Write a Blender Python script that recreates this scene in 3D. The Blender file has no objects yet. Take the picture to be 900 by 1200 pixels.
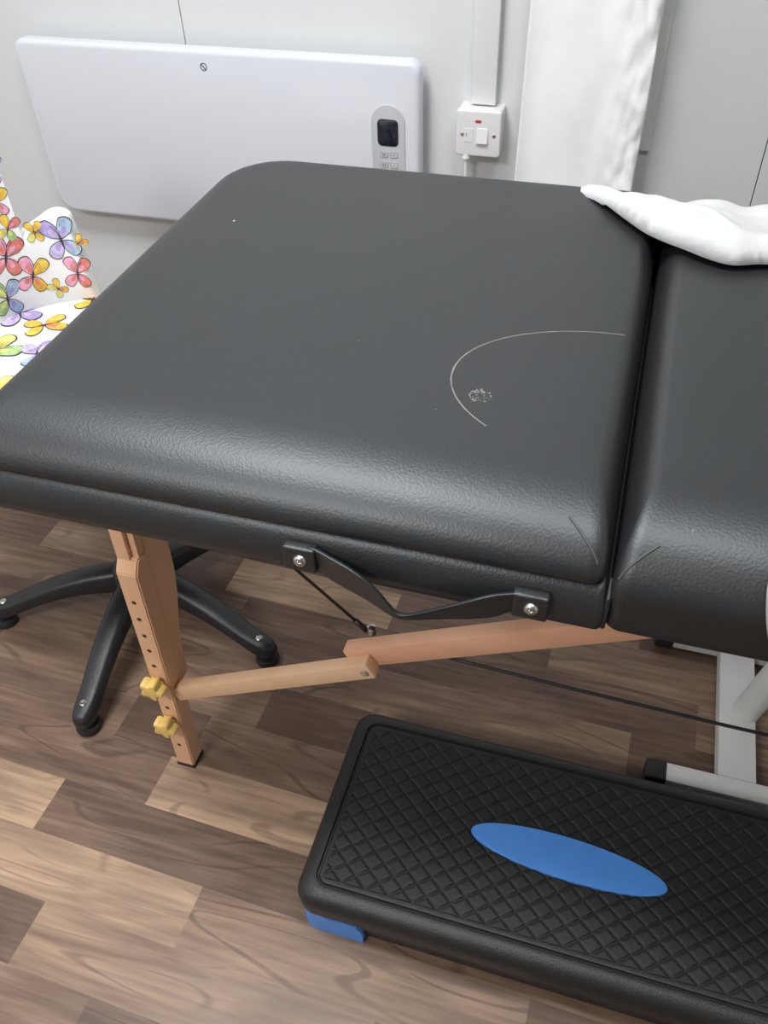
import bpy, bmesh, math, random
from mathutils import Vector, Matrix, noise
from mathutils.geometry import delaunay_2d_cdt
random.seed(7)
PI = math.pi
scene = bpy.context.scene
COL = scene.collection

# ------------------------------------------------------------------ helpers
def obj(name, me, mats, parent=None, smooth=False, loc=None):
    if isinstance(me, bmesh.types.BMesh):
        bm = me
        me = bpy.data.meshes.new(name)
        bm.normal_update()
        bm.to_mesh(me); bm.free()
    if not isinstance(mats, (list, tuple)): mats = [mats]
    for m in mats: me.materials.append(m)
    if smooth:
        for p in me.polygons: p.use_smooth = True
    o = bpy.data.objects.new(name, me)
    COL.objects.link(o)
    if parent is not None:
        o.parent = parent
        o.matrix_parent_inverse = Matrix.Translation(-world_loc(parent))
    if loc: o.location = loc
    return o

def world_loc(o):
    v = Vector((0, 0, 0))
    # parents are only ever translated; children keep identity world transforms
    if o.type == 'EMPTY': v = Vector(o.location)
    return v

def thing(name, loc, label, cat, group=None):
    o = bpy.data.objects.new(name, None)
    o.empty_display_size = .05
    COL.objects.link(o); o.location = loc
    o['label'] = label; o['category'] = cat
    if group: o['group'] = group
    return o

def tag(o, label, cat):
    o['label'] = label; o['category'] = cat; return o

def struct(o):
    o['kind'] = 'structure'; return o

def weight_normals(o, ang=40):
    for p in o.data.polygons: p.use_smooth = True
    if hasattr(o.data, 'set_sharp_from_angle'):
        o.data.set_sharp_from_angle(angle=math.radians(ang))
    return o

def box(bm, x0, x1, y0, y1, z0, z1, bev=0.0, seg=2, mat=0):
    vs = [bm.verts.new(p) for p in ((x0,y0,z0),(x1,y0,z0),(x1,y1,z0),(x0,y1,z0),(x0,y0,z1),(x1,y0,z1),(x1,y1,z1),(x0,y1,z1))]
    fs = [bm.faces.new([vs[i] for i in f]) for f in ((0,3,2,1),(4,5,6,7),(0,1,5,4),(1,2,6,5),(2,3,7,6),(3,0,4,7))]
    for f in fs: f.material_index = mat
    if bev > 0:
        es = list({e for f in fs for e in f.edges})
        r = bmesh.ops.bevel(bm, geom=es, offset=bev, segments=seg, profile=.6, affect='EDGES')
        for f in r['faces']: f.material_index = mat
    return vs

def obox(bm, a, b, w, h, up=Vector((0,0,1)), bev=.002, seg=2):
    """bar from a to b with width w (side) and height h"""
    a = Vector(a); b = Vector(b); d = (b-a).normalized()
    s = d.cross(up).normalized(); u = s.cross(d).normalized()
    vs = []
    for p in (a, b):
        for i, j in ((-1,-1),(1,-1),(1,1),(-1,1)):
            vs.append(bm.verts.new(p + s*(i*w/2) + u*(j*h/2)))
    fs = [bm.faces.new([vs[i] for i in f]) for f in ((0,1,2,3),(7,6,5,4),(0,4,5,1),(1,5,6,2),(2,6,7,3),(3,7,4,0))]
    if bev > 0:
        bmesh.ops.bevel(bm, geom=list({e for f in fs for e in f.edges}), offset=bev, segments=seg, profile=.5, affect='EDGES')

def tube(bm, pts, r, n=12, cap=True, mat=0):
    """swept round tube; r is a number or a list of radii"""
    pts = [Vector(p) for p in pts]
    rs = r if isinstance(r, (list, tuple)) else [r]*len(pts)
    t0 = (pts[1]-pts[0]).normalized()
    ref = Vector((0,0,1)) if abs(t0.z) < .9 else Vector((1,0,0))
    s = t0.cross(ref).normalized()
    rings = []
    for i, p in enumerate(pts):
        if i == 0: t = t0
        elif i == len(pts)-1: t = (pts[-1]-pts[-2]).normalized()
        else: t = ((pts[i+1]-p).normalized() + (p-pts[i-1]).normalized()).normalized()
        s = (s - t*s.dot(t)).normalized(); u = t.cross(s)
        rings.append([bm.verts.new(p + (s*math.cos(k*2*PI/n) + u*math.sin(k*2*PI/n))*rs[i]) for k in range(n)])
    fs = []
    for a, b in zip(rings, rings[1:]):
        for k in range(n):
            fs.append(bm.faces.new((a[k], a[(k+1)%n], b[(k+1)%n], b[k])))
    if cap:
        fs.append(bm.faces.new(rings[0][::-1])); fs.append(bm.faces.new(rings[-1]))
    for f in fs: f.material_index = mat
    return rings

def lathe(bm, prof, c=(0,0,0), axis='z', n=32, mat=0):
    """prof: list of (radius, height)"""
    c = Vector(c); rings = []
    def P(r, h, a):
        if axis == 'z': return c + Vector((r*math.cos(a), r*math.sin(a), h))
        if axis == '-y': return c + Vector((r*math.cos(a), -h, r*math.sin(a)))
        return c + Vector((h, r*math.cos(a), r*math.sin(a)))
    for r, h in prof:
        if r < 1e-6: rings.append([bm.verts.new(P(0, h, 0))])
        else: rings.append([bm.verts.new(P(r, h, k*2*PI/n)) for k in range(n)])
    for a, b in zip(rings, rings[1:]):
        for k in range(n):
            q = [a[k % len(a)], a[(k+1) % len(a)], b[(k+1) % len(b)], b[k % len(b)]]
            u = []
            for v in q:
                if v not in u: u.append(v)
            if len(u) >= 3:
                f = bm.faces.new(u); f.material_index = mat
    return rings

def fix(bm):
    bmesh.ops.recalc_face_normals(bm, faces=bm.faces[:])
    return bm

def outline_loft(bm, loops, close_top=True, close_bot=True, mat=0):
    rings = [[bm.verts.new(p) for p in lp] for lp in loops]
    n = len(rings[0])
    for a, b in zip(rings, rings[1:]):
        for k in range(n):
            f = bm.faces.new((a[k], a[(k+1)%n], b[(k+1)%n], b[k])); f.material_index = mat
    if close_bot: bm.faces.new(rings[0][::-1]).material_index = mat
    if close_top: bm.faces.new(rings[-1]).material_index = mat
    return rings

def rrect(x0, x1, y0, y1, r, n=8):
    """counter clockwise rounded rectangle; r is one radius or four (BL, BR, TR, TL)"""
    rs = r if isinstance(r, (list, tuple)) else (r,)*4
    pts = []
    for (cx, cy, a0), q in zip(((x0,y0,PI),(x1,y0,1.5*PI),(x1,y1,0),(x0,y1,.5*PI)), rs):
        ox = cx + q if cx == x0 else cx - q
        oy = cy + q if cy == y0 else cy - q
        for i in range(n+1):
            a = a0 + (PI/2)*i/n
            pts.append((ox + q*math.cos(a), oy + q*math.sin(a)))
    return pts

# ------------------------------------------------------------------ materials
def mat(name, col, rough=.5, metal=0, spec=.5, coat=0):
    m = bpy.data.materials.new(name); m.use_nodes = True
    b = m.node_tree.nodes['Principled BSDF']
    b.inputs['Base Color'].default_value = (*col, 1)
    b.inputs['Roughness'].default_value = rough
    b.inputs['Metallic'].default_value = metal
    b.inputs['Specular IOR Level'].default_value = spec
    b.inputs['Coat Weight'].default_value = coat
    return m
class NT:
    def __init__(s, m):
        s.t = m.node_tree; s.b = s.t.nodes['Principled BSDF']
    def n(s, typ, **kw):
        nd = s.t.nodes.new(typ)
        for k, v in kw.items():
            if k in nd.inputs: nd.inputs[k].default_value = v
            else: setattr(nd, k, v)
        return nd
    def l(s, a, b): s.t.links.new(a, b)
    def math(s, op, a, b=None, c=None):
        nd = s.t.nodes.new('ShaderNodeMath'); nd.operation = op
        for i, v in enumerate((a, b, c)):
            if v is None: continue
            if isinstance(v, (int, float)): nd.inputs[i].default_value = v
            else: s.l(v, nd.inputs[i])
        return nd.outputs[0]
    def ramp(s, fac, stops):
        r = s.t.nodes.new('ShaderNodeValToRGB'); s.l(fac, r.inputs[0])
        e = r.color_ramp.elements
        while len(e) < len(stops): e.new(.5)
        for i, (p, c) in enumerate(stops):
            e[i].position = p; e[i].color = (*c, 1) if len(c) == 3 else c
        return r.outputs[0]
    def bump(s, h, strength, dist):
        b = s.n('ShaderNodeBump'); b.inputs['Strength'].default_value = strength; b.inputs['Distance'].default_value = dist
        s.l(h, b.inputs['Height']); s.l(b.outputs[0], s.b.inputs['Normal']); return b

def noisy(name, col, rough, scale=30, amt=.1, bump=.0, bscale=200, **kw):
    m = mat(name, col, rough, **kw); N = NT(m)
    tc = N.n('ShaderNodeTexCoord')
    ns = N.n('ShaderNodeTexNoise', Scale=scale, Detail=4.0); N.l(tc.outputs['Object'], ns.inputs['Vector'])
    c0 = tuple(max(0, c*(1-amt)) for c in col); c1 = tuple(min(1, c*(1+amt)) for c in col)
    N.l(N.ramp(ns.outputs[0], [(.3, c0), (.7, c1)]), N.b.inputs['Base Color'])
    if bump > 0:
        n2 = N.n('ShaderNodeTexNoise', Scale=bscale, Detail=3.0); N.l(tc.outputs['Object'], n2.inputs['Vector'])
        N.bump(n2.outputs[0], bump, .002)
    return m

def vinyl_mat(name, marks=False):
    m = mat(name, (.0140, .0152, .0170), .40, spec=.72); N = NT(m); N.b.inputs['Specular Tint'].default_value = (.94, .98, 1, 1)
    tc = N.n('ShaderNodeTexCoord'); P = tc.outputs['Object']
    v = N.n('ShaderNodeTexVoronoi', Scale=430.0); N.l(P, v.inputs['Vector'])
    N.bump(v.outputs['Distance'], .30, .00045)
    r = N.n('ShaderNodeTexNoise', Scale=6.0, Detail=3.0); N.l(P, r.inputs['Vector'])
    N.l(N.math('MULTIPLY_ADD', r.outputs[0], .08, .41), N.b.inputs['Roughness'])
    # dust specks
    sp = N.n('ShaderNodeTexVoronoi', Scale=26.0); N.l(P, sp.inputs['Vector'])
    dust = N.math('LESS_THAN', sp.outputs['Distance'], .020)
    fac = N.math('MULTIPLY', dust, .22)
    if marks:
        sx = N.n('ShaderNodeSeparateXYZ'); N.l(P, sx.inputs[0])
        X, Y, Z = sx.outputs
        # worn arc: ellipse centred at (cx, cy)
        cx, cy, a, b = .015, .637, .155, .101
        dx = N.math('SUBTRACT', X, cx); dy = N.math('SUBTRACT', Y, cy)
        e = N.math('SQRT', N.math('ADD', N.math('POWER', N.math('ABSOLUTE', N.math('DIVIDE', dx, a)), 2.0), N.math('POWER', N.math('ABSOLUTE', N.math('DIVIDE', dy, b)), 2.0)))
        band = N.math('LESS_THAN', N.math('ABSOLUTE', N.math('SUBTRACT', e, 1.0)), .0048)
        keep = N.math('MULTIPLY', N.math('LESS_THAN', X, .005), N.math('MAXIMUM', N.math('LESS_THAN', X, -.094), N.math('GREATER_THAN', Y, .60)))
        top = N.math('GREATER_THAN', Z, .748)
        arc = N.math('MULTIPLY', N.math('MULTIPLY', band, keep), top)
        wn = N.n('ShaderNodeTexNoise', Scale=60.0); N.l(P, wn.inputs['Vector'])
        arc = N.math('MULTIPLY', arc, N.math('MULTIPLY_ADD', wn.outputs[0], .7, .0))
        # stain of small flecks near (-.108, .605)
        d1 = N.math('SQRT', N.math('ADD', N.math('POWER', N.math('ABSOLUTE', N.math('ADD', X, .108)), 2.0), N.math('POWER', N.math('ABSOLUTE', N.math('SUBTRACT', Y, .605)), 2.0)))
        fn = N.n('ShaderNodeTexNoise', Scale=480.0); N.l(P, fn.inputs['Vector'])
        st = N.math('MULTIPLY', N.math('MULTIPLY', N.math('LESS_THAN', d1, .010), N.math('GREATER_THAN', d1, .003)), N.math('GREATER_THAN', fn.outputs[0], .57))
        st = N.math('MULTIPLY', N.math('MULTIPLY', st, .35), top)
        # highlight of a small dent, painted as a pale dot near (-.466, .879)
        d2 = N.math('SQRT', N.math('ADD', N.math('POWER', N.math('ABSOLUTE', N.math('ADD', X, .466)), 2.0), N.math('POWER', N.math('ABSOLUTE', N.math('SUBTRACT', Y, .879)), 2.0)))
        glint = N.math('MULTIPLY', N.math('LESS_THAN', d2, .0016), .9)
        fac = N.math('MAXIMUM', fac, N.math('MAXIMUM', arc, N.math('MAXIMUM', st, glint)))
    mx = N.n('ShaderNodeMix', data_type='RGBA')
    N.l(fac, mx.inputs[0]); mx.inputs[6].default_value = (.0140, .0152, .0170, 1); mx.inputs[7].default_value = (.5, .5, .49, 1)
    N.l(mx.outputs[2], N.b.inputs['Base Color'])
    return m

def wood_mat(name, c0, c1, axis=0, scale=14, rough=.45):
    m = mat(name, c0, rough); N = NT(m)
    tc = N.n('ShaderNodeTexCoord'); mp = N.n('ShaderNodeMapping'); N.l(tc.outputs['Object'], mp.inputs[0])
    s = [scale]*3; s[axis] = scale*.06; mp.inputs['Scale'].default_value = s
    ns = N.n('ShaderNodeTexNoise', Scale=2.2, Detail=6.0, Distortion=.6); N.l(mp.outputs[0], ns.inputs['Vector'])
    N.l(N.ramp(ns.outputs[0], [(.3, c0), (.72, c1)]), N.b.inputs['Base Color'])
    n2 = N.n('ShaderNodeTexNoise', Scale=9.0, Detail=3.0); N.l(mp.outputs[0], n2.inputs['Vector'])
    N.bump(n2.outputs[0], .15, .001)
    return m

def floor_mat():
    m = mat('laminate', (.3,.2,.14), .42, spec=.4); N = NT(m)
    at = N.n('ShaderNodeVertexColor'); at.layer_name = 'plank'
    sp = N.n('ShaderNodeSeparateColor'); N.l(at.outputs[0], sp.inputs[0])
    tone, seed, hue = sp.outputs
    tc = N.n('ShaderNodeTexCoord')
    cb = N.n('ShaderNodeCombineXYZ'); N.l(N.math('MULTIPLY', seed, 7.3), cb.inputs[0]); N.l(N.math('MULTIPLY', seed, 31.0), cb.inputs[1]); N.l(N.math('MULTIPLY', hue, 9.0), cb.inputs[2])
    ad = N.n('ShaderNodeVectorMath'); N.l(tc.outputs['Object'], ad.inputs[0]); N.l(cb.outputs[0], ad.inputs[1])
    def grain(sc, detail, dist, nscale):
        mp = N.n('ShaderNodeMapping'); mp.inputs['Scale'].default_value = sc; N.l(ad.outputs[0], mp.inputs[0])
        n = N.n('ShaderNodeTexNoise', Scale=nscale, Detail=detail, Distortion=dist); N.l(mp.outputs[0], n.inputs['Vector']); return n.outputs[0]
    g1 = grain((2.2, 13, 1), 5.0, 1.3, 1.0)
    g2 = grain((6, 120, 1), 4.0, .3, 1.0)
    g3 = grain((1.5, 9, 1), 1.0, .35, 1.0)
    # cathedral figure: contour lines of a smooth stretched field
    w = N.math('FRACT', N.math('MULTIPLY', g3, 9.0))
    w = N.math('SUBTRACT', N.math('MULTIPLY', N.math('ABSOLUTE', N.math('SUBTRACT', w, .5)), 2.0), .5)
    f = N.math('ADD', tone, N.math('MULTIPLY', N.math('SUBTRACT', g1, .5), .95))
    f = N.math('ADD', f, N.math('MULTIPLY', N.math('SUBTRACT', g2, .5), .55))
    f = N.math('ADD', f, N.math('MULTIPLY', w, .09))
    vein = N.math('MULTIPLY', N.math('SUBTRACT', N.math('MAXIMUM', w, .34), .34), N.math('MULTIPLY', N.math('MAXIMUM', N.math('SUBTRACT', g1, .42), 0.0), 14.0))
    f = N.math('SUBTRACT', f, N.math('MINIMUM', vein, .22))
    N.l(N.ramp(f, [(0, (.095,.055,.039)), (.28, (.182,.115,.079)), (.52, (.300,.200,.133)), (.78, (.47,.322,.205)), (1, (.59,.43,.29))]), N.b.inputs['Base Color'])
    N.l(N.math('MULTIPLY_ADD', g2, .2, .33), N.b.inputs['Roughness'])
    N.bump(g2, .12, .0008)
    return m

M = {}
M['wall'] = noisy('wall_white', (.70,.715,.72), .5, 3, .02, .05, 60)
M['wall_shaded'] = noisy('wall_shaded', (.57,.595,.59), .5, 3, .02, .05, 60)  # same white wall with shade mixed into its colour
M['joint'] = mat('joint_dark', (.16,.16,.16), .8)
M['wall_far'] = noisy('wall_far', (.22,.215,.21), .6, 3, .02, .05, 60)
M['ceil'] = noisy('ceiling_white', (.80,.80,.79), .7, 3, .02)
M['trim'] = noisy('trim_white', (.66,.675,.66), .45, 5, .02)
M['floor'] = floor_mat()
M['vinyl'] = vinyl_mat('black_vinyl')
M['vinyl_marked'] = vinyl_mat('black_vinyl_marked', True)
M['stitch'] = mat('stitch', (.055,.06,.063), .5)
M['beech'] = wood_mat('beech', (.74,.42,.235), (.80,.50,.305), 2)
M['beech_x'] = wood_mat('beech_rail', (.76,.47,.275), (.83,.56,.35), 0)
M['beech_red'] = wood_mat('beech_reddish', (.70,.36,.215), (.78,.45,.285), 0, rough=.4)
M['hole'] = mat('hole_dark', (.06,.03,.018), .8)
M['yellow'] = noisy('yellow_plastic', (.86,.60,.18), .42, 40, .05)
M['metal'] = noisy('steel', (.62,.60,.56), .28, 80, .06, metal=1)
M['rubber'] = noisy('black_rubber', (.018,.018,.02), .6, 60, .1)
M['cable'] = noisy('black_cable', (.014,.012,.012), .45, 60, .1)
M['plastic'] = noisy('black_plastic', (.014,.0155,.018), .38, 50, .12, .25, 500, spec=.55)
M['step'] = noisy('step_plastic', (.0135,.0145,.0150), .42, 40, .12, .3, 600)
M['mat'] = noisy('step_tread_rubber', (.0125,.0135,.0135), .50, 60, .15, .35, 700, spec=.38)
M['blue'] = noisy('blue_plastic', (.085,.285,.76), .42, 40, .04)
M['enamel'] = noisy('heater_enamel', (.70,.725,.78), .16, 2, .012, spec=.5)
M['panel_grey'] = mat('control_grey', (.52,.535,.56), .35)
M['screen'] = noisy('screen_navy', (.012,.016,.03), .08, 200, .3, spec=.6)
M['ink'] = mat('ink_grey', (.22,.23,.26), .5)
M['ink_dark'] = mat('ink_dark', (.09,.09,.10), .4)
M['white_plastic'] = noisy('white_plastic', (.76,.76,.77), .3, 6, .015)
M['red'] = mat('red_neon_cover', (.50,.03,.03), .3)
M['cloth'] = noisy('curtain_cloth', (.86,.87,.89), .85, 18, .03, .15, 90)
M['sheet'] = noisy('sheet_cloth', (.58,.59,.585), .85, 25, .02, .25, 160)
M['white_metal'] = noisy('white_powder_coat', (.70,.70,.68), .38, 12, .05, .12, 150)
M['fabric'] = noisy('chair_fabric_white', (.86,.87,.87), .62, 30, .015, .06, 300)
WING = dict(purple=(.40,.32,.62), blue=(.38,.52,.68), yellow=(.80,.55,.09), orange=(.86,.45,.05), pink=(.78,.36,.50), red=(.66,.20,.17), green=(.40,.58,.24), lime=(.70,.72,.22), lilac=(.58,.50,.78))
WKEYS = list(WING)
for k, v in WING.items(): M['w_'+k] = noisy('wing_'+k, v, .6, 90, .28)
M['w_ink'] = mat('wing_ink', (.045,.035,.05), .6)

# ------------------------------------------------------------------ room
RX0, RX1, RY0, RY1, RZ = -2.1, 1.9, -1.7, 1.7, 2.4
# floor: laminate strips, each strip a face with its own tone
def build_floor():
    bm = bmesh.new(); cl = bm.loops.layers.color.new('plank')
    a = math.radians(-1.6); ca, sa = math.cos(a), math.sin(a)
    W = .0853; B0 = .2144
    # measured joints: row -> (joint positions, tones of the strips between them)
    known = {-2: ([-.95,-.30,.25], [.45,.6,.4,.5]),
             -1: ([-.98,-.51,-.02], [.5,.56,.26,.5]),
             0: ([-1.10,-.637,-.15], [.5,.44,.68,.50]),
             1: ([-.93,-.435,.03], [.5,.76,.60,.42]),
             2: ([-1.15,-.718,-.20], [.5,.80,.46,.5]),
             3: ([-.96,-.577,-.05], [.5,.50,.76,.5]),
             4: ([-1.12,-.686,-.55,-.18,.30], [.5,.52,.38,.50,.46,.4]),
             5: ([-.998,-.472,-.30,.10], [.42,.58,.28,.5,.45]),
             6: ([-1.15,-.76,-.353,.107,.50], [.5,.46,.50,.66,.24,.5]),
             7: ([-.98,-.60,-.18,.205,.6], [.6,.40,.42,.46,.58,.4]),
             8: ([-1.064,-.85,-.651,-.33,-.043,.42], [.42,.72,.30,.76,.44,.66,.34]),
             9: ([-1.2,-.80,-.44,.10,.5], [.5,.4,.24,.62,.42,.5]),
             10: ([-1.0,-.5,-.1,.35], [.6,.5,.68,.4,.6])}
    for r in range(-26, 22):
        y0, y1 = B0 + W*r, B0 + W*(r+1)
        js, tones = known.get(r, ([], []))
        js = list(js); tones = list(tones)
        if not js:
            js = [random.uniform(-.4, 0)]; tones = [random.choice((.2,.4,.5,.6,.75)) for _ in range(2)]
        while js[0] > -2.4:
            js.insert(0, js[0]-random.uniform(.36,.52)); tones.insert(0, random.choice((.25,.42,.5,.6,.75)))
        while js[-1] < 2.2:
            js.append(js[-1]+random.uniform(.36,.52)); tones.append(random.choice((.25,.42,.5,.6,.75)))
        js = [-2.9] + js + [2.7]
        for i in range(len(js)-1):
            t = tones[i] + random.uniform(-.03, .03); c = (t, random.random(), random.random(), 1)
            vs = [bm.verts.new((x*ca - y*sa, x*sa + y*ca, 0)) for x, y in ((js[i],y0),(js[i+1],y0),(js[i+1],y1),(js[i],y1))]
            f = bm.faces.new(vs)
            for lp in f.loops: lp[cl] = c
    for co, no in (((RX0,0,0),(-1,0,0)),((RX1,0,0),(1,0,0)),((0,RY0,0),(0,-1,0)),((0,RY1,0),(0,1,0))):
        bmesh.ops.bisect_plane(bm, geom=bm.verts[:]+bm.edges[:]+bm.faces[:], plane_co=co, plane_no=no, clear_outer=True)
    r = bmesh.ops.extrude_face_region(bm, geom=bm.faces[:])
    bmesh.ops.translate(bm, verts=[v for v in r['geom'] if isinstance(v, bmesh.types.BMVert)], vec=(0,0,-.012))
    return fix(bm)
struct(obj('floor', build_floor(), M['floor']))
bm = bmesh.new(); box(bm, RX0, RX1, RY0, RY1, RZ, RZ+.05); struct(obj('ceiling', bm, M['ceil']))
bm = bmesh.new(); box(bm, RX0-.06, RX0, RY0, RY1, 0, RZ); struct(obj('wall_left', bm, M['wall']))
bm = bmesh.new(); box(bm, RX1, RX1+.06, RY0, RY1, 0, RZ); struct(obj('wall_right', bm, M['wall']))
bm = bmesh.new(); box(bm, RX0, RX1, RY0-.06, RY0, 0, RZ); struct(obj('wall_front', bm, M['wall_far']))
# back wall: cladding boards with narrow dark joints, shade painted in as a greyer tone right of the batten
bm = bmesh.new()
box(bm, RX0, RX1, RY1+.009, RY1+.06, 0, RZ, mat=1)
g = .0009
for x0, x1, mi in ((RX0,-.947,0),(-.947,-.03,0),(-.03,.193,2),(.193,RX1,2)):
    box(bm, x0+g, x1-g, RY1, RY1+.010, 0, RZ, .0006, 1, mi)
struct(obj('wall_back', bm, [M['wall'], M['joint'], M['wall_shaded']]))
# batten that stops short, beside the curtain
bm = bmesh.new(); box(bm, -.066, -.010, RY1-.008, RY1, .574, RZ, .0015)
struct(obj('trim_1', bm, M['trim']))
bm = bmesh.new(); box(bm, RX0, RX1, RY1-.012, RY1, 0, .07, .002)
struct(obj('baseboard_back', bm, M['trim']))

# ------------------------------------------------------------------ panel heater
def wall_plate(bm, pts, y_back, y_front, bev, mat=0):
    """outline in X-Z (list of (x,z)), extruded from the wall towards -Y with a rounded front edge"""
    cx = sum(p[0] for p in pts)/len(pts); cz = sum(p[1] for p in pts)/len(pts)
    w = max(p[0] for p in pts)-min(p[0] for p in pts); h = max(p[1] for p in pts)-min(p[1] for p in pts)
    def sc(d): return [(cx+(x-cx)*(1-2*d/w), cz+(z-cz)*(1-2*d/h)) for x, z in pts]
    loops = [[(x, y_back, z) for x, z in pts]]
    for i in range(5):
        t = i/4*PI/2; d = bev*(1-math.cos(t)); y = y_front + bev*(1-math.sin(t))
        loops.append([(x, y, z) for x, z in sc(d)])
    outline_loft(bm, loops, mat=mat)

HX0, HX1, HZ0, HZ1, HY = -1.322, -.443, .350, .717, 1.646
heater = thing('panel_heater', ((HX0+HX1)/2, RY1, HZ0), 'wide glossy white electric panel heater mounted on the white wall', 'heater')
bm = bmesh.new()
wall_plate(bm, rrect(HX0, HX1, HZ0, HZ1, (.035,.035,.022,.022)), HY+.028, HY, .009); fix(bm)
weight_normals(obj('body', bm, M['enamel'], heater), 50)
for x in (HX0+.18, HX1-.18):
    bm = bmesh.new(); box(bm, x-.03, x+.03, HY+.028, RY1, HZ0+.05, HZ1-.05, .002)
    obj('wall_bracket', bm, M['white_plastic'], heater)
# slotted fixing with a dark ring at the top
bm = bmesh.new()
SX, SZ = -.886, .6865
lathe(bm, [(.0060,0),(.0060,.0007),(.0074,.0007),(.0074,0)], (SX, HY, SZ), '-y', 24, 0)
obox(bm, (SX-.0045, HY-.0006, SZ+.0050), (SX+.0045, HY-.0006, SZ-.0050), .0012, .0020, up=Vector((0,1,0)), bev=0)
fix(bm); obj('slotted_fixing', bm, M['ink_dark'], heater)
# control panel: tall stadium plate, screen and buttons
CX0, CX1, CZ0, CZ1 = -.5405, -.4715, .395, .640
bm = bmesh.new(); wall_plate(bm, rrect(CX0, CX1, CZ0, CZ1, .0344, 12), HY+.001, HY-.0022, .0012); fix(bm)
ctrl = weight_normals(obj('control_panel', bm, M['panel_grey'], heater), 50)
bm = bmesh.new(); wall_plate(bm, rrect(-.5275, -.485, .5625, .6135, .009, 6), HY-.002, HY-.0036, .0008); fix(bm)
weight_normals(obj('display_screen', bm, M['screen'], ctrl), 50)
def plate_ring(bm, x0, x1, z0, z1, r, t, y, mat=0):
    o = rrect(x0, x1, z0, z1, r, 4); i = rrect(x0+t, x1-t, z0+t, z1-t, max(r-t,.0004), 4)
    ov = [bm.verts.new((x, y, z)) for x, z in o]; iv = [bm.verts.new((x, y, z)) for x, z in i]
    n = len(ov)
    for k in range(n): bm.faces.new((ov[k], ov[(k+1)%n], iv[(k+1)%n], iv[k])).material_index = mat
for r in range(4):
    for c in range(2):
        bx = -.5235 + c*.0205; bz = .5395 - r*.0205
        bm = bmesh.new()
        wall_plate(bm, rrect(bx, bx+.0165, bz, bz+.0125, .003, 4), HY-.002, HY-.0030, .0005)
        fix(bm); 
        plate_ring(bm, bx+.0004, bx+.0161, bz+.0004, bz+.0121, .003, .0008, HY-.0031, 1)
        # little pictogram on the key
        mx, mz = bx+.00825, bz+.00625
        if c == 0:
            for k in (-1, 1): box(bm, mx+k*.002-.0012, mx+k*.002+.0012, HY-.0033, HY-.0031, mz-.0024, mz+.0024, mat=1)
        elif r == 1:
            for k in (-1, 1): obox(bm, (mx, HY-.0032, mz+.0016), (mx+k*.0026, HY-.0032, mz-.0014), .0004, .0010, up=Vector((0,1,0)), bev=0)
        else:
            plate_ring(bm, mx-.002, mx+.002, mz-.002, mz+.002, .0019, .0007, HY-.0032, 1)
        obj('button', bm, [M['panel_grey'], M['ink']], ctrl)

# ------------------------------------------------------------------ trunking, fused switch, flex
tr = thing('cable_trunking', (-.3265, RY1, .63), 'narrow white vertical cable trunking on wall above the fused switch', 'trunking')
bm = bmesh.new(); box(bm, -.349, -.304, RY1-.014, RY1, .640, RZ, .001); obj('channel', bm, M['white_plastic'], tr)
bm = bmesh.new(); box(bm, -.3505, -.3025, RY1-.022, RY1-.0135, .640, RZ, .003, 3); weight_normals(obj('lid', bm, M['white_plastic'], tr))

SX0, SX1, SZ0, SZ1, SY = -.3715, -.2850, .5530, .6385, 1.652
sw = thing('fused_switch', ((SX0+SX1)/2, RY1, SZ0), 'square white fused wall switch with red indicator below the trunking', 'switch')
bm = bmesh.new(); wall_plate(bm, rrect(SX0+.001, SX1-.001, SZ0+.001, SZ1-.001, .004, 4), RY1, SY+.009, .001); fix(bm)
weight_normals(obj('back_box', bm, M['white_plastic'], sw), 50)
bm = bmesh.new(); wall_plate(bm, rrect(SX0, SX1, SZ0, SZ1, .005, 5), SY+.009, SY, .0035); fix(bm)
weight_normals(obj('face_plate', bm, M['white_plastic'], sw), 50)
scx = (SX0+SX1)/2
bm = bmesh.new(); wall_plate(bm, rrect(scx-.0065, scx+.0055, .6165, .6215, .0024, 4), SY+.001, SY-.0012, .0008); fix(bm)
tag_o = obj('indicator_light', bm, M['red'], sw); tag_o['label'] = 'small red indicator light'
bm = bmesh.new()
vs = [(scx-.003, SY+.001, .5785),(scx+.0195, SY+.001, .5785),(scx+.0195, SY+.001, .6075),(scx-.003, SY+.001, .6075)]
vt = [(scx-.0025, SY-.0062, .5795),(scx+.019, SY-.0062, .5795),(scx+.019, SY-.0015, .607),(scx-.0025, SY-.0015, .607)]
outline_loft(bm, [vs, vt]); fix(bm)
bmesh.ops.bevel(bm, geom=bm.edges[:], offset=.0006, segments=2, affect='EDGES')
obj('rocker', bm, M['white_plastic'], sw)
bm = bmesh.new(); wall_plate(bm, rrect(scx-.0275, scx-.0095, .5795, .6055, .001, 3), SY+.001, SY-.0008, .0005)
fix(bm); box(bm, scx-.0235, scx-.0222, SY-.0011, SY-.0007, .590, .597, mat=1)
obj('fuse_carrier', bm, [M['white_plastic'], M['ink']], sw)
for x in (SX0+.0125, SX1-.0125):
    bm = bmesh.new(); lathe(bm, [(.0036,-.0005),(.0036,.0006),(.0028,.0010),(0,.0010)], (x, SY, .594), '-y', 16, 0)
    obox(bm, (x-.0025, SY-.0010, .594), (x+.0025, SY-.0010, .594), .0005, .0008, up=Vector((0,0,1)), bev=0); fix(bm)
    obj('screw', bm, M['metal'], sw)
bm = bmesh.new(); lathe(bm, [(.0080,0),(.0072,.006),(.0045,.018),(.0032,.024),(0,.024)], (SX0+.020, SY+.006, SZ0-.006), 'z', 16)
fix(bm); weight_normals(obj('cord_grip', bm, M['white_plastic'], sw))
bm = bmesh.new()
cx = SX0+.020; cy = SY+.006
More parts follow.
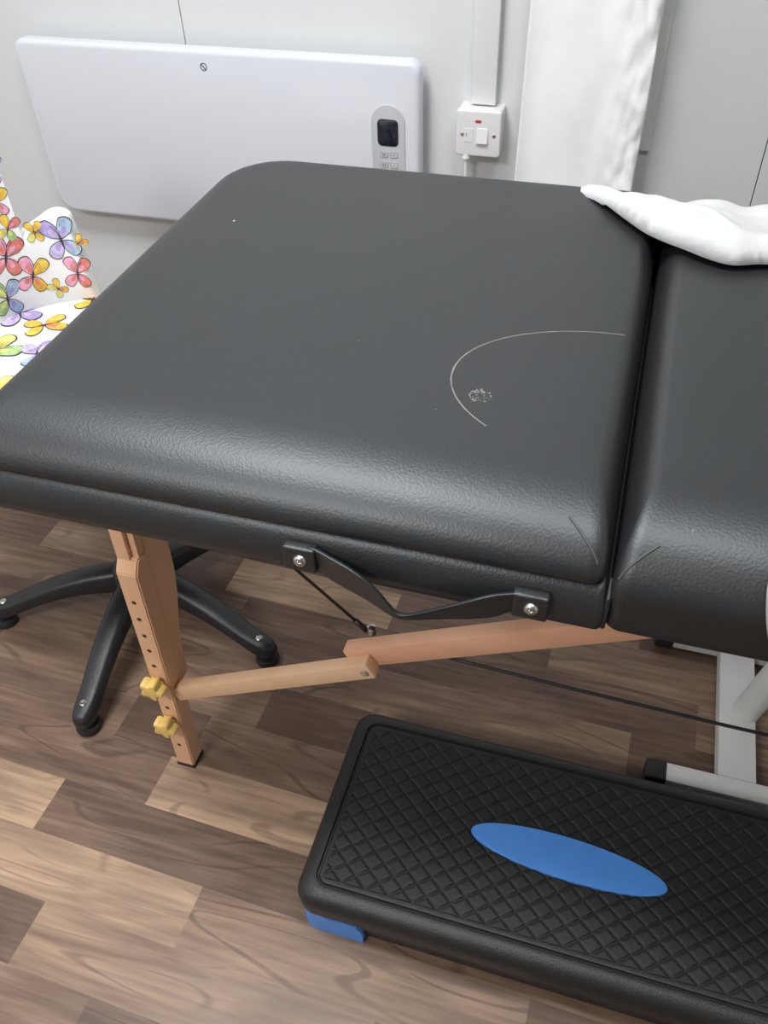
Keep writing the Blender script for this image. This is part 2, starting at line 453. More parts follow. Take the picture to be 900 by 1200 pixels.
tube(bm, [(cx,cy,SZ0-.004),(cx,cy,.47),(cx-.005,cy+.004,.36),(cx-.02,cy+.012,.31),(cx-.06,cy+.02,.285),(cx-.11,cy+.018,.29),(-.47,cy+.010,.32),(-.488,1.665,.3515)], .0032, 10)
o = weight_normals(obj('power_flex', fix(bm), M['white_plastic'], heater)); o['label'] = 'thin white flex running from the heater to the wall switch'

# ------------------------------------------------------------------ curtain
def curtain():
    bm = bmesh.new(); nx, nz = 60, 170
    z0, z1 = .30, 2.36; rows = []
    for j in range(nz+1):
        z = z0 + (z1-z0)*j/nz; row = []
        for i in range(nx+1):
            u = i/nx
            x = -.248 + u*.221 + .004*noise.noise((z*5, 3.1, 0))*(u > .97)
            x += -.009*max(0, (.85-z))/.55*(1-u)
            y = 1.650 + .011*math.sin(u*5.2+.6) + .006*math.sin(u*11+z*1.3)
            k = max(0, (u-.52)/.48)
            y += .007*k*noise.noise((u*9, z*13, 1.7)) + .013*k**2*noise.noise((u*16, z*34, 4.2))
            y += .0025*noise.noise((u*5, z*6, 9.0))
            if u > .90: y -= .004*math.sin((u-.90)/.10*PI)
            row.append(bm.verts.new((x, y, z)))
        rows.append(row)
    for a, b in zip(rows, rows[1:]):
        for i in range(nx): bm.faces.new((a[i], a[i+1], b[i+1], b[i]))
    return bm
cu = obj('curtain', curtain(), M['cloth'], None, True)
md = cu.modifiers.new('thickness', 'SOLIDIFY'); md.thickness = .0018; md.offset = 0
cur = thing('curtain', (-.135, 1.65, .30), 'plain white hanging curtain with crinkled hem right of the fused switch', 'curtain')
cu.name = 'curtain_cloth'; cu.parent = cur; cu.matrix_parent_inverse = Matrix.Translation(-Vector(cur.location))
bm = bmesh.new(); tube(bm, [(-.30,1.65,2.365),(.02,1.65,2.365)], .009, 14); 
for x in (-.285, .005): obox(bm, (x,1.65,2.365), (x,1.70,2.365), .012, .012)
obj('curtain_rod', fix(bm), M['white_metal'], cur)

# ------------------------------------------------------------------ massage table
ZT, ZS, ZB = .755, .700, .655       # top of cushion, seam, underside of frame
TF, TB = .452, 1.088                # front and back
table = thing('massage_table', (0, .77, 0), 'black vinyl folding massage table on wooden legs in the middle', 'massage table')

def cushion(x0, x1, y0, y1, zb, zt, dL, dR, dF, dB, radii, crown=.004, lower=None):
    """upholstered pad: rounded-rectangle plan, quarter-ellipse shoulders of different width on each side"""
    bm = bmesh.new(); loops = []
    n = 10
    def loop(t_in, z, extra=0):
        q = rrect(x0+dL*t_in, x1-dR*t_in, y0+dF*t_in, y1-dB*t_in, [max(.004, r*(1-.25*t_in)) for r in radii], n)
        return [(x, y, z) for x, y in q]
    if lower is not None:
        for t, z in lower: loops.append(loop(t, z))
    h = zt - zb
    for i in range(13):
        a = (i/12)*PI/2
        loops.append(loop(1-math.cos(a), zb + h*math.sin(a)))
    # top: shrink towards the centre with a slight crown, so the surface stays a smooth shell
    base = loops[-1]; cx = (x0+x1)/2; cy = (y0+y1)/2
    for k in (.93,.82,.66,.46,.24,.08):
        loops.append([(cx+(x-cx)*k, cy+(y-cy)*k, zt+crown*(1-k*k)) for x, y, z in base])
    # subdivide long straight runs of every loop
    out = []
    for lp in loops:
        q = []
        for a, b in zip(lp, lp[1:]+lp[:1]):
            q.append(a)
        out.append(q)
    outline_loft(bm, out)
    bmesh.ops.subdivide_edges(bm, edges=[e for e in bm.edges if e.calc_length() > .09], cuts=5, use_grid_fill=True)
    return fix(bm)

# left half: a padded frame with the lifting cushion on it
bm = cushion(-.566, .0270, TF-.004, TB, ZB+.016, ZS+.003, .012,.004,.016,.012, (.035,.006,.006,.035), 0, lower=((.6,ZB),(.15,ZB+.006)))
fr = weight_normals(obj('frame', bm, M['vinyl'], table), 60)
bm = cushion(-.561, .0228, TF, TB+.006, ZS+.012, ZT, .040,.022,.085,.028, (.020,.014,.03,.085), .004, lower=((.16,ZS+.001),(.05,ZS+.005)))
cl = weight_normals(obj('cushion', bm, M['vinyl_marked'], table), 60)
cl['label'] = 'left cushion with a pale curved scratch and stitched corner'
# right half: one wrapped block
bm = cushion(.0275, .640, TF-.002, TB-.008, ZB+.045, ZT, .024,.055,.088,.070, (.012,.05,.075,.03), .004, lower=((.10,ZB),(.03,ZB+.008)))
cr = weight_normals(obj('cushion', bm, M['vinyl'], table), 60)
bm = bmesh.new(); box(bm, .0205, .0350, TF+.012, TB-.012, ZB+.003, ZS-.004, .001)
obj('hinge_strip', bm, M['rubber'], table)
# sewn corner folds (raised welts that follow the shoulders)
def welt(pts, r, parent, name='corner_seam'):
    bm = bmesh.new(); tube(bm, pts, r, 8); return weight_normals(obj(name, fix(bm), M['stitch'], parent))
def shoulder(x0, x1, y0, zb, zt, dR, dF, side, pts, off=.0006):
    """height of a pad's shoulder over plan points near a front corner"""
    out = []
    for x, y in pts:
        tF = min(1, max(0, (y-y0)/dF)); zf = zb+(zt-zb)*math.sqrt(max(0, 1-(1-tF)**2))
        e = (x1-x) if side > 0 else (x-x0)
        tR = min(1, max(0, e/dR)); zr = zb+(zt-zb)*math.sqrt(max(0, 1-(1-tR)**2))
        out.append((x, y, min(zf, zr)+off))
    return out
def lerp(a, b, n): return [(a[0]+(b[0]-a[0])*i/n, a[1]+(b[1]-a[1])*i/n) for i in range(n+1)]
def drop(o, pts, off):
    """stand plan points on a mesh object by casting straight down on it"""
    dg = bpy.context.evaluated_depsgraph_get(); dg.update()
    out = []
    for x, y in pts:
        ok, co, no, fi = o.ray_cast(Vector((x, y, 1.2)), Vector((0, 0, -1)))
        if ok: out.append(co + no*off)
    return out
dg = bpy.context.view_layer.update()
welt(drop(cl, lerp((-.0125,.4845), (.0145,.4590), 10), .0002), .0011, cl)
welt(drop(cr, lerp((.0560,.4770), (.0320,.4575), 8), .0002), .0011, cr)
# hinge fold of the vinyl between the halves
bm = bmesh.new()
tube(bm, [(.0277,TF+.003,ZB+.006),(.0277,TF+.002,ZB+.022),(.0277,TF+.003,ZB+.040),(.0277,TF+.016,ZB+.049)], .0022, 10)
weight_normals(obj('hinge_fold', fix(bm), M['vinyl'], table))

# carry handle: two screwed tabs and a sagging strap
def strap_band(pts, wid, thick, parent, name, m):
    """pts: (centre, up vector) pairs -> flat band"""
    bm = bmesh.new(); loops = []
    for i, (p, u) in enumerate(pts):
        p = Vector(p); u = Vector(u).normalized()
        a = Vector(pts[max(0,i-1)][0]); b = Vector(pts[min(len(pts)-1,i+1)][0]); t = (b-a).normalized()
        n = t.cross(u).normalized()
        loops.append([p+u*wid[i]/2+n*thick/2, p+u*wid[i]/2-n*thick/2, p-n*thick/2, p-u*wid[i]/2-n*thick/2, p-u*wid[i]/2+n*thick/2, p+n*thick/2])
    outline_loft(bm, loops); fix(bm)
    o = obj(name, bm, m, parent)
    s = o.modifiers.new('smooth', 'SUBSURF'); s.levels = 2; s.render_levels = 2
    e = o.data
    for p in e.polygons: p.use_smooth = True
    return o
YF = TF-.0055
def strap_edges(up, lo, thick):
    # upper and lower edge of the band, left to right; the band folds over itself at its lowest point
    bm = bmesh.new(); loops = []
    for a, b in zip(up, lo):
        a, b = Vector(a), Vector(b); mid = (a+b)/2; n = Vector((0,-1,.25)).normalized()*thick/2
        rim = n*1.5
        loops.append([a-rim, a+rim, a.lerp(b,.12)+n, mid+n*.8, b+n, b-n, mid-n*.8, a.lerp(b,.12)-n])
    outline_loft(bm, loops); fix(bm)
    o = obj('carry_handle', bm, M['vinyl'], table, True)
    m = o.modifiers.new('smooth', 'SUBSURF'); m.levels = 2; m.render_levels = 2
    return o
UP = [(-.2200,.4460,.6985),(-.2080,.4445,.6980),(-.1950,.4400,.6960),(-.1785,.4340,.6965),(-.1612,.4300,.6900),(-.1475,.4280,.6765),(-.1385,.4270,.6620),(-.1314,.4265,.6575),(-.1200,.4275,.6625),(-.1000,.4290,.6740),(-.0797,.4320,.6850),(-.0610,.4365,.6940),(-.0500,.4410,.6940),(-.0400,.4440,.6945),(-.0300,.4460,.6945)]
LO = [(-.2200,.4480,.6720),(-.2100,.4475,.6690),(-.2045,.4465,.6620),(-.1880,.4420,.6590),(-.1720,.4390,.6560),(-.1570,.4350,.6530),(-.1450,.4320,.6490),(-.1345,.4310,.6450),(-.1180,.4340,.6470),(-.0985,.4375,.6505),(-.0760,.4395,.6545),(-.0560,.4420,.6600),(-.0475,.4450,.6660),(-.0400,.4460,.6700),(-.0300,.4480,.6715)]
hd = strap_edges(UP, LO, .0040)
YF = TF-.0055
for x, z in ((-.222,.6835),(-.0285,.6820)):
    bm = bmesh.new(); box(bm, x-.0155, x+.0130, YF-.0060, YF+.004, z-.0140, z+.0130, .0024, 3)
    weight_normals(obj('strap_tab', bm, M['vinyl'], hd))
    bm = bmesh.new(); lathe(bm, [(.0062,-.001),(.0062,.001),(.0052,.0028),(.003,.0038),(0,.0041)], (x,YF-.0060,z), '-y', 20)
    fix(bm)
    for q in (0, PI/2):
        dx, dz = .0028*math.cos(q+.4), .0028*math.sin(q+.4)
        obox(bm, (x-dx,YF-.0101,z-dz), (x+dx,YF-.0101,z+dz), .0009, .0010, up=Vector((0,1,0)), bev=0)
    o = obj('screw', bm, M['metal'], hd); o['label'] = 'round steel cross-head screw'
    for p in o.data.polygons: p.use_smooth = True

# ---- legs
def table_leg(name, x_top, x_bot, y_face, sgn, detail):
    """x are the outer (table end) edges at z=.655 and z=0; sgn=+1 when the leg's inner side looks to +X; y_face front face; board runs to +y*dirn"""
    dirn = 1 if y_face < .77 else -1
    def X(z, off): return x_bot + (x_top-x_bot)*z/.655 + sgn*off
    T = .027
    # main leg board, profile in Y-Z: straight front, back edge bellies out and tapers to the bottom
    front = [.022, .022]
    prof_back = [(.655,.066),(.60,.066),(.55,.068),(.50,.072),(.46,.076),(.42,.079),(.38,.078),(.345,.072),(.315,.064),(.29,.057),(.26,.053),(.22,.050),(.195,.049)]
    prof = [(.195,.028),(.655,.028)] + prof_back
    bm = bmesh.new()
    loops = []
    for off in (0, T):
        loops.append([(X(z, off), y_face + dirn*y, z) for z, y in prof])
    outline_loft(bm, loops); fix(bm)
    bmesh.ops.bevel(bm, geom=[e for e in bm.edges if len(e.link_faces) == 2 and e.calc_face_angle() > 1.2], offset=.002, segments=2, affect='EDGES')
    leg = weight_normals(obj(name, bm, M['beech'], table), 35)
    # front strips above the sliding extension (two narrow battens with a groove)
    bm = bmesh.new()
    for o0, o1, yy in ((.000,.017,.010),(.0185,.0265,.016)):
        loops = [[(X(z,o0), y_face+dirn*yy, z),(X(z,o1), y_face+dirn*yy, z),(X(z,o1), y_face+dirn*.029, z),(X(z,o0), y_face+dirn*.029, z)] for z in (.44,.655)]
        outline_loft(bm, loops)
    obj('slide_rail', fix(bm), M['beech'], leg)
    # sliding extension with holes, from the floor up to z .50, chamfered top
    bm = bmesh.new()
    z1 = .468
    loops = []
    for z, yf in ((.006,0),(z1-.018,0),(z1,.011)):
        loops.append([(X(z,-.001), y_face+dirn*yf, z),(X(z,T+.001), y_face+dirn*yf, z),(X(z,T+.001), y_face+dirn*.030, z),(X(z,-.001), y_face+dirn*.030, z)])
    outline_loft(bm, loops); fix(bm)
    bmesh.ops.bevel(bm, geom=[e for e in bm.edges if len(e.link_faces) == 2 and e.calc_face_angle() > .5], offset=.0018, segments=2, affect='EDGES')
    nf = len(bm.faces)
    if detail:
        for z in (.398,.365,.331,.299,.265,.190,.164,.063):
            if z == .190: continue
            lathe(bm, [(.0033,-.0001),(.0033,.00025),(0,.00025)] if dirn > 0 else [(.0033,0),(0,.0002)], (X(z, T/2-.001), y_face, z), '-y', 14, 1)
    ext = obj('leg_extension', bm, [M['beech'], M['hole']], leg); 
    bm = bmesh.new(); loops = [[(X(z,-.0015), y_face-dirn*.0005, z),(X(z,T+.0015), y_face-dirn*.0005, z),(X(z,T+.0015), y_face+dirn*.0305, z),(X(z,-.0015), y_face+dirn*.0305, z)] for z in (0,.006)]
    outline_loft(bm, loops); obj('foot_pad', fix(bm), M['rubber'], ext)
    if detail:
        for z in (.232,.135):
            bm = bmesh.new(); x = X(z, T/2-.002); pts = []
            for k in range(60):
                a = 2*PI*k/60
                r = .0148 + .0034*math.cos(5*a+.5)
                pts.append((r*math.cos(a), r*math.sin(a)))
            loops = []
            for h, s in ((.001,.55),(.006,.55),(.0062,.92),(.008,1),(.020,1),(.0225,.93),(.023,.80)):
                loops.append([(x+px*s, y_face-dirn*h, z+pz*s) for px, pz in pts])
            outline_loft(bm, loops); fix(bm)
            k = weight_normals(obj('knob', bm, M['yellow'], leg), 40); k['label'] = 'yellow star-shaped clamping knob'
    return leg
LY = .562
table_leg('leg', -.524, -.545, LY, 1, True)
FY = 1.085
table_leg('leg', -.524, -.545, FY, 1, False)
table_leg('leg', .612, .633, LY, -1, False)
table_leg('leg', .612, .633, FY, -1, False)

# ---- folding braces with their joint bolt, mirrored on the far side
def brace(y, dirn, sgn, xm):
    """sgn=+1: as in the left half; mirrored about x = xm for the other half"""
    fx = lambda x: x if sgn > 0 else 2*xm - x
    bm = bmesh.new(); obox(bm, (fx(-.512), y+dirn*.010, .193), (fx(-.214), y+dirn*.010, .360), .018, .026, bev=.0022)
    lo = weight_normals(obj('lower_brace', fix(bm), M['beech_x'], table), 35)
    lo['label'] = 'pale wooden lower brace'
    bm = bmesh.new(); obox(bm, (fx(-.249), y+dirn*.029, .3475), (fx(.235), y+dirn*.029, .5985), .020, .032, bev=.0022)
    box(bm, min(fx(.222), fx(.250)), max(fx(.222), fx(.250)), y+dirn*.029-.012, y+dirn*.029+.012, .582, .656, .002)
    up = weight_normals(obj('upper_brace', fix(bm), M['beech_red'], table), 35)
    up['label'] = 'reddish wooden upper brace'
    jx = fx(-.222)
    bm = bmesh.new()
    if dirn > 0: lathe(bm, [(.0055,-.001),(.0055,.0008),(.004,.0018),(0,.002)], (jx, y+dirn*.001, .3545), '-y', 16)
    else: lathe(bm, [(.0055,-.001),(.0055,.0008),(.004,.0018),(0,.002)], (jx, y+dirn*.001, .3545), '-y', 16)
    fix(bm); obj('bolt', bm, M['metal'], lo)
    # ringed cable stud behind the upper brace
    bm = bmesh.new()
    z = .374; yy = y+dirn*.046; x0 = fx(-.226)
    lathe(bm, [(0,0),(.0045,0),(.0058,.0015),(.0058,.003),(.0042,.0038),(.0042,.005),(.0058,.0058),(.0058,.0075),(.0042,.0083),(.0042,.0095),(.0055,.0103),(.0055,.0125),(.003,.014),(0,.014)], (x0, yy, z), 'z', 16)
    fix(bm); weight_normals(obj('cable_stud', bm, M['metal'], up))
    return x0, yy, z
def cables(y, dirn):
    xl = brace(y, dirn, 1, .043)
    yy = xl[1]
    bm = bmesh.new()
    a = Vector((xl[0]-.004, yy, .376)); b = Vector((-.492, yy-dirn*.004, .655))
    tube(bm, [a, a.lerp(b,.5), b], .0019, 8); d = (b-a).normalized()
    tube(bm, [a+d*.003, a+d*.024], .0036, 10)
    obj('cable', fix(bm), M['cable'], table, True)
    bm = bmesh.new()
    a = Vector((xl[0]+.004, yy, .366)); b = Vector((.612, yy-dirn*.010, .366))
    tube(bm, [a] + [a.lerp(b, t)-Vector((0,0,.010*4*t*(1-t))) for t in (.15,.3,.5,.7,.85)] + [b], .0021, 8)
    obj('cable', fix(bm), M['cable'], table, True)
cables(LY+.004, 1)
cables(FY-.004, -1)

# ------------------------------------------------------------------ white sheet on the right half
def sheet():
    # outline in table coordinates: x, and v = distance measured over the surface (v = Y on the flat top)
    fold = [(-.090,1.060),(-.075,1.045),(-.045,1.006),(-.016,.967),(.008,.938),(.030,.921),(.050,.909),(.075,.893),(.100,.885),(.134,.895),(.18,.89),(.225,.845),(.245,.76),(.235,.66),(.202,.57),(.166,.512),(.142,.484),(.133,.464),(.136,.440),(.145,.415),(.156,.385),(.171,.345),(.20,.31),(.30,.30),(.45,.305),(.625,.30)]
    rest = [(.625,.45),(.625,.65),(.625,.85),(.625,1.05),(.625,1.22),(.50,1.24),(.35,1.235),(.22,1.24),(.10,1.225),(.03,1.205),(-.01,1.17),(-.045,1.125),(-.075,1.095),(-.090,1.078)]
    poly = [Vector(p) for p in fold+rest]
    # dense smooth border (Catmull-Rom)
    n = len(poly); B = []
    for i in range(n):
        p0, p1, p2, p3 = poly[i-1], poly[i], poly[(i+1)%n], poly[(i+2)%n]
        L = max(2, int((p2-p1).length/.006))
        for k in range(L):
            t = k/L
            B.append(.5*((2*p1)+(p2-p0)*t+(2*p0-5*p1+4*p2-p3)*t*t+(3*p1-p0-3*p2+p3)*t**3))
    def inside(p):
        c = False; m = len(B)
        for i in range(m):
            a, b = B[i], B[i-1]
            if (a.y > p.y) != (b.y > p.y) and p.x < (b.x-a.x)*(p.y-a.y)/(b.y-a.y)+a.x: c = not c
        return c
    def dist(p):
        return min((p-b).length for b in B)
    pts = list(B); ds = [0.0]*len(B); st = .0085
    x = -.10; row = 0
    while x < .63:
        y = .29 + (st/2 if row % 2 else 0)
        while y < 1.25:
            p = Vector((x, y))
            if inside(p):
                d = dist(p)
                if d > .0035: pts.append(p); ds.append(d)
            y += st
        x += st*.87; row += 1
    vs, es, fs, ov, oe, of = delaunay_2d_cdt(pts, [], [list(range(len(B)))], 1, 1e-6)
    bm = bmesh.new(); V = []
    DF, HF, DB, HB = .088, .055, .070, .055
    y0, y1, zt = TF-.002, TB-.008, ZT
    def arc(D, H):
        q = [(0.0, 0.0, 0.0, 0.0, 1.0)]; L = 0; px, pz = 0.0, 0.0; out = [(0, 0, 0, 0, 1)]
        for i in range(1, 61):
            a = (i/60)*PI/2
            X = D*math.sin(a); Z = -H*(1-math.cos(a)); L += math.hypot(X-px, Z-pz)
            nx, nz = math.sin(a)*H, math.cos(a)*D; l = math.hypot(nx, nz)
            out.append((L, X, Z, nx/l, nz/l)); px, pz = X, Z
        return out
    AF, AB = arc(DF, HF), arc(DB, HB)
    def wrap(s, A, D, H):
        if s <= 0: return 0, 0, 0, 1
        if s >= A[-1][0]: return D, -H-(s-A[-1][0]), 1, 0
        k = s/A[-1][0]*60; i = min(59, int(k))
        for a, b in zip(A, A[1:]):
            if a[0] <= s <= b[0]:
                t = (s-a[0])/max(1e-9, b[0]-a[0]); return tuple(a[j]+(b[j]-a[j])*t for j in range(1, 5))
        return A[-1][1:]
    for idx, p in enumerate(vs):
        d = ds[ov[idx][0]] if ov[idx] else 0
        s = min(1, d/.022); lift = .0045 + .017*math.sqrt(max(0, 1-(1-s)**2))
        lift -= .010*min(1, max(0, (d-.03)/.05))
        if p.y > .86 and p.x < .30:
            # thick soft folded hem along the near border
            lift += .005*math.exp(-((d-.018)/.014)**2)
        wr = .018*noise.noise((p.x*11+p.y*5, p.y*9-p.x*6, 2.0)) + .006*noise.noise((p.x*30, p.y*26, 5.0))
        wr += .008*abs(noise.noise((p.x*7-p.y*16, p.x*14+p.y*7, 8.0)))
        lift += wr*min(1, d/.03)
        lift = max(lift, .0042)
        if p.y < y0+DF:
            o, z, nx, nz = wrap(y0+DF-p.y, AF, DF, HF); pos = Vector((p.x, y0+DF-o-nx*lift, zt+z+nz*lift))
        elif p.y > y1-DB:
            o, z, nx, nz = wrap(p.y-(y1-DB), AB, DB, HB); pos = Vector((p.x, y1-DB+o+nx*lift, zt+z+nz*lift))
        else:
            pos = Vector((p.x, p.y, zt+.0035+lift))
        V.append(bm.verts.new(pos))
    for f in fs:
        try: bm.faces.new([V[i] for i in f])
        except ValueError: pass
    bmesh.ops.delete(bm, geom=[v for v in bm.verts if not v.link_faces], context='VERTS')
    for _ in range(2):
        bmesh.ops.smooth_vert(bm, verts=[v for v in bm.verts if not v.is_boundary], factor=.3, use_axis_x=True, use_axis_y=True, use_axis_z=True)
    return bm
sh = obj('bed_sheet', sheet(), M['sheet'], None, True)
md = sh.modifiers.new('thickness', 'SOLIDIFY'); md.thickness = .0035; md.offset = -1
tag(sh, 'rumpled white sheet laid over the right end of the black table', 'sheet')

# ------------------------------------------------------------------ swivel tub chair with butterfly fabric
CX, CY = -.7416, .8434
chair = thing('swivel_chair', (CX, CY, 0), 'white butterfly-print swivel tub chair on a black five-armed base', 'chair')
SXC, SYC = -.795, .905
RIN, ROUT = .240, .278
def front_r(a):
    return .236
wing_mats = [M['fabric']] + [M['w_'+k] for k in WKEYS] + [M['w_ink']]
DEEP = dict()
WI = {k: i+1 for i, k in enumerate(WKEYS)}; INK = len(WKEYS)+1

for k_, d_ in dict(purple='lilac', blue='purple', yellow='orange', orange='red', pink='red', red='pink', green='lime', lime='yellow', lilac='purple').items(): DEEP[k_] = WI[d_]

def wing_outline(L, W, sy, n=22):
    pts = []
    for k in range(n):
        a = 2*PI*k/n
        r = 1 + .06*math.sin(5*a+1)
        x = L*.5*(1-math.cos(a))*1.0
        y = W*.5*math.sin(a)*(.50+.62*(x/L))*r
        pts.append((x, y))
    return pts
def butterfly(bm, pmap, u, v, size, rot, c1, c2, c3=None, c4=None):
    """flat printed butterfly; pmap(u, v, lift) -> surface point; four wings, body and feelers"""
    c3 = c3 or c1; c4 = c4 or c2
    def put(pts, m, lift):
        cu = sum(p[0] for p in pts)/len(pts); cv = sum(p[1] for p in pts)/len(pts)
        c = bm.verts.new(pmap(cu, cv, lift)); r = [bm.verts.new(pmap(a, b, lift)) for a, b in pts]
        for k in range(len(r)):
            f = bm.faces.new((c, r[k], r[(k+1) % len(r)])); f.material_index = m
    for i, (ang, L, W, col) in enumerate(((58,1.0,.74,c1),(122,1.0,.74,c2),(-52,.86,.70,c3),(-128,.86,.70,c4))):
        for k, (g, m) in enumerate(((1.0, INK), (.90, WI[col]))):
            a = math.radians(ang)+rot
            o = wing_outline(L*size*g, W*size*g, 1)
            off = .05*size + (1-g)*.5*L*size
            q = [(u+(x+off)*math.cos(a)-y*math.sin(a), v+(x+off)*math.sin(a)+y*math.cos(a)) for x, y in o]
            put(q, m, .0005+.0004*k+.00006*i)
        o = wing_outline(L*size*.50, W*size*.34, 1); a = math.radians(ang)+rot; off = .10*size
        put([(u+(x+off)*math.cos(a)-y*math.sin(a), v+(x+off)*math.sin(a)+y*math.cos(a)) for x, y in o], DEEP[col], .0012+.00006*i)
    b = [(.05*math.cos(t), .30*math.sin(t)) for t in [2*PI*k/12 for k in range(12)]]
    put([(u+(x*math.cos(rot)-y*math.sin(rot))*size, v+(x*math.sin(rot)+y*math.cos(rot))*size) for x, y in b], INK, .0014)
    for s in (-1, 1):
        ln = [(s*.03,.28),(s*.10,.50),(s*.20,.66)]
        for (xa, ya), (xb, yb) in zip(ln, ln[1:]):
            w = .014
            q = [(xa-w, ya),(xa+w, ya),(xb+w, yb),(xb-w, yb)]
            put([(u+(x*math.cos(rot)-y*math.sin(rot))*size, v+(x*math.sin(rot)+y*math.cos(rot))*size) for x, y in q], INK, .0010)

# shell: tall back between 133 and 250 degrees, lower wings beyond, open front
A0, A1, AT0, AT1 = 111.5, 255.0, 133.6, 243.0
def shell_top(deg):
    if AT0 <= deg <= AT1: return .84
    d = min(abs(deg-AT0), abs(deg-AT1))
    return .590 + .0021*d - .00022*max(0, d-11)**2
def shell():
    bm = bmesh.new(); n = 160; rt = .018
    degs = [A0+(A1-A0)*i/n for i in range(n+1)]
    # put two nearly coincident columns at each step so that the tall back has a straight edge
    degs = sorted([d for d in degs if abs(d-AT0) > .5 and abs(d-AT1) > .5] + [AT0-.25, AT0+.01, AT1-.01, AT1+.25])
    rings = []
    for dg_ in degs:
        a = math.radians(dg_); zt = shell_top(dg_); prof = []
        e = min(abs(dg_-A0), abs(dg_-A1))
        sh_ = .014*max(0, 1-e/3.0)**2                      # soft rounded ends
        for z in (.36,.40,.45,.50,.55): prof.append((RIN+sh_, min(z, zt-.025)))
        for z in (.58,.62,.68,.74,.80): prof.append((RIN+sh_, min(z, zt-.0225)))
        for k in range(7):
            t = PI*k/6; rm = (RIN+ROUT)/2; hw = (ROUT-RIN)/2-sh_
            prof.append((rm-hw*math.cos(t), zt-.020+.020*math.sin(t)))
        for z in (.80,.68,.58,.50,.42,.36): prof.append((ROUT-sh_, min(z, zt-.0225)))
        w0 = max(0, 1-(dg_-A0)/14); w1 = max(0, 1-(A1-dg_)/14)
        def turn(z): return math.radians(20*(min(z, .60)-.47)*w0)
        rings.append([bm.verts.new((SXC+r*math.cos(a+turn(z)), SYC+r*math.sin(a+turn(z)), z)) for r, z in prof])
    m = len(rings[0])
    for a, b in zip(rings, rings[1:]):
        for k in range(m): 
            bm.faces.new((a[k], b[k], b[(k+1)%m], a[(k+1)%m]))
    bm.faces.new(rings[0]); bm.faces.new(rings[-1][::-1])
    fix(bm)
    bmesh.ops.remove_doubles(bm, verts=bm.verts[:], dist=.00005)
    def pm(u, v, l): 
        a = math.radians(128) + u/RIN          # u is arc length, positive towards the back
        a2 = a
        return Vector((SXC+(RIN-l)*math.cos(a2), SYC+(RIN-l)*math.sin(a2), v))
    def at(deg): return math.radians(deg-128)*RIN
    # positions by direction (degrees round the chair) and height
    for deg, z, s, rot, cs in (
        (128.5,.591,.024,.05,('yellow','yellow','lime','yellow')),
        (119.6,.572,.048,-.1,('purple','blue','lilac','blue')),
        (113.6,.563,.020,.9,('yellow','orange','yellow','yellow')),
        (141.6,.562,.046,.35,('pink','red','red','red')),
        (134.2,.520,.042,.35,('pink','yellow','pink','orange')),
        (117.2,.510,.038,.2,('pink','red','pink','red')),
        (126.4,.488,.022,-.6,('lime','yellow','lime','orange')),
        (146.5,.494,.042,.15,('green','blue','green','blue')),
        (137.4,.606,.028,.5,('yellow','red','lime','green')),
        (138.0,.650,.030,.2,('pink','yellow','lilac','pink')),
        (137.0,.700,.032,.3,('purple','lilac','purple','lilac')),
        (150,.640,.042,.3,('pink','red','pink','red')),(156,.710,.044,.3,('blue','green','blue','green')),(158,.575,.040,-.4,('yellow','orange','yellow','orange')),
        (164,.640,.042,.2,('purple','blue','lilac','blue')),(172,.720,.044,.2,('red','pink','red','pink')),(174,.560,.040,-.5,('green','lime','green','lime')),
        (184,.640,.044,.4,('yellow','orange','yellow','orange')),(193,.740,.044,.1,('purple','lilac','purple','lilac')),(195,.560,.042,.5,('pink','red','pink','red')),
        (206,.660,.044,-.2,('blue','purple','blue','purple')),(216,.570,.044,.5,('yellow','lime','yellow','lime')),(219,.740,.042,-.4,('green','blue','green','blue')),
        (229,.640,.044,.4,('red','pink','red','pink')),(234,.745,.036,.3,('purple','lilac','purple','lilac')),(240,.560,.034,-.2,('orange','yellow','orange','yellow')),
        (232,.690,.026,.4,('pink','red','pink','red'))):
        butterfly(bm, pm, at(deg), z, s*.84, rot, *cs)
    return bm
ch_shell = obj('backrest_shell', shell(), wing_mats, chair)
weight_normals(ch_shell, 45)

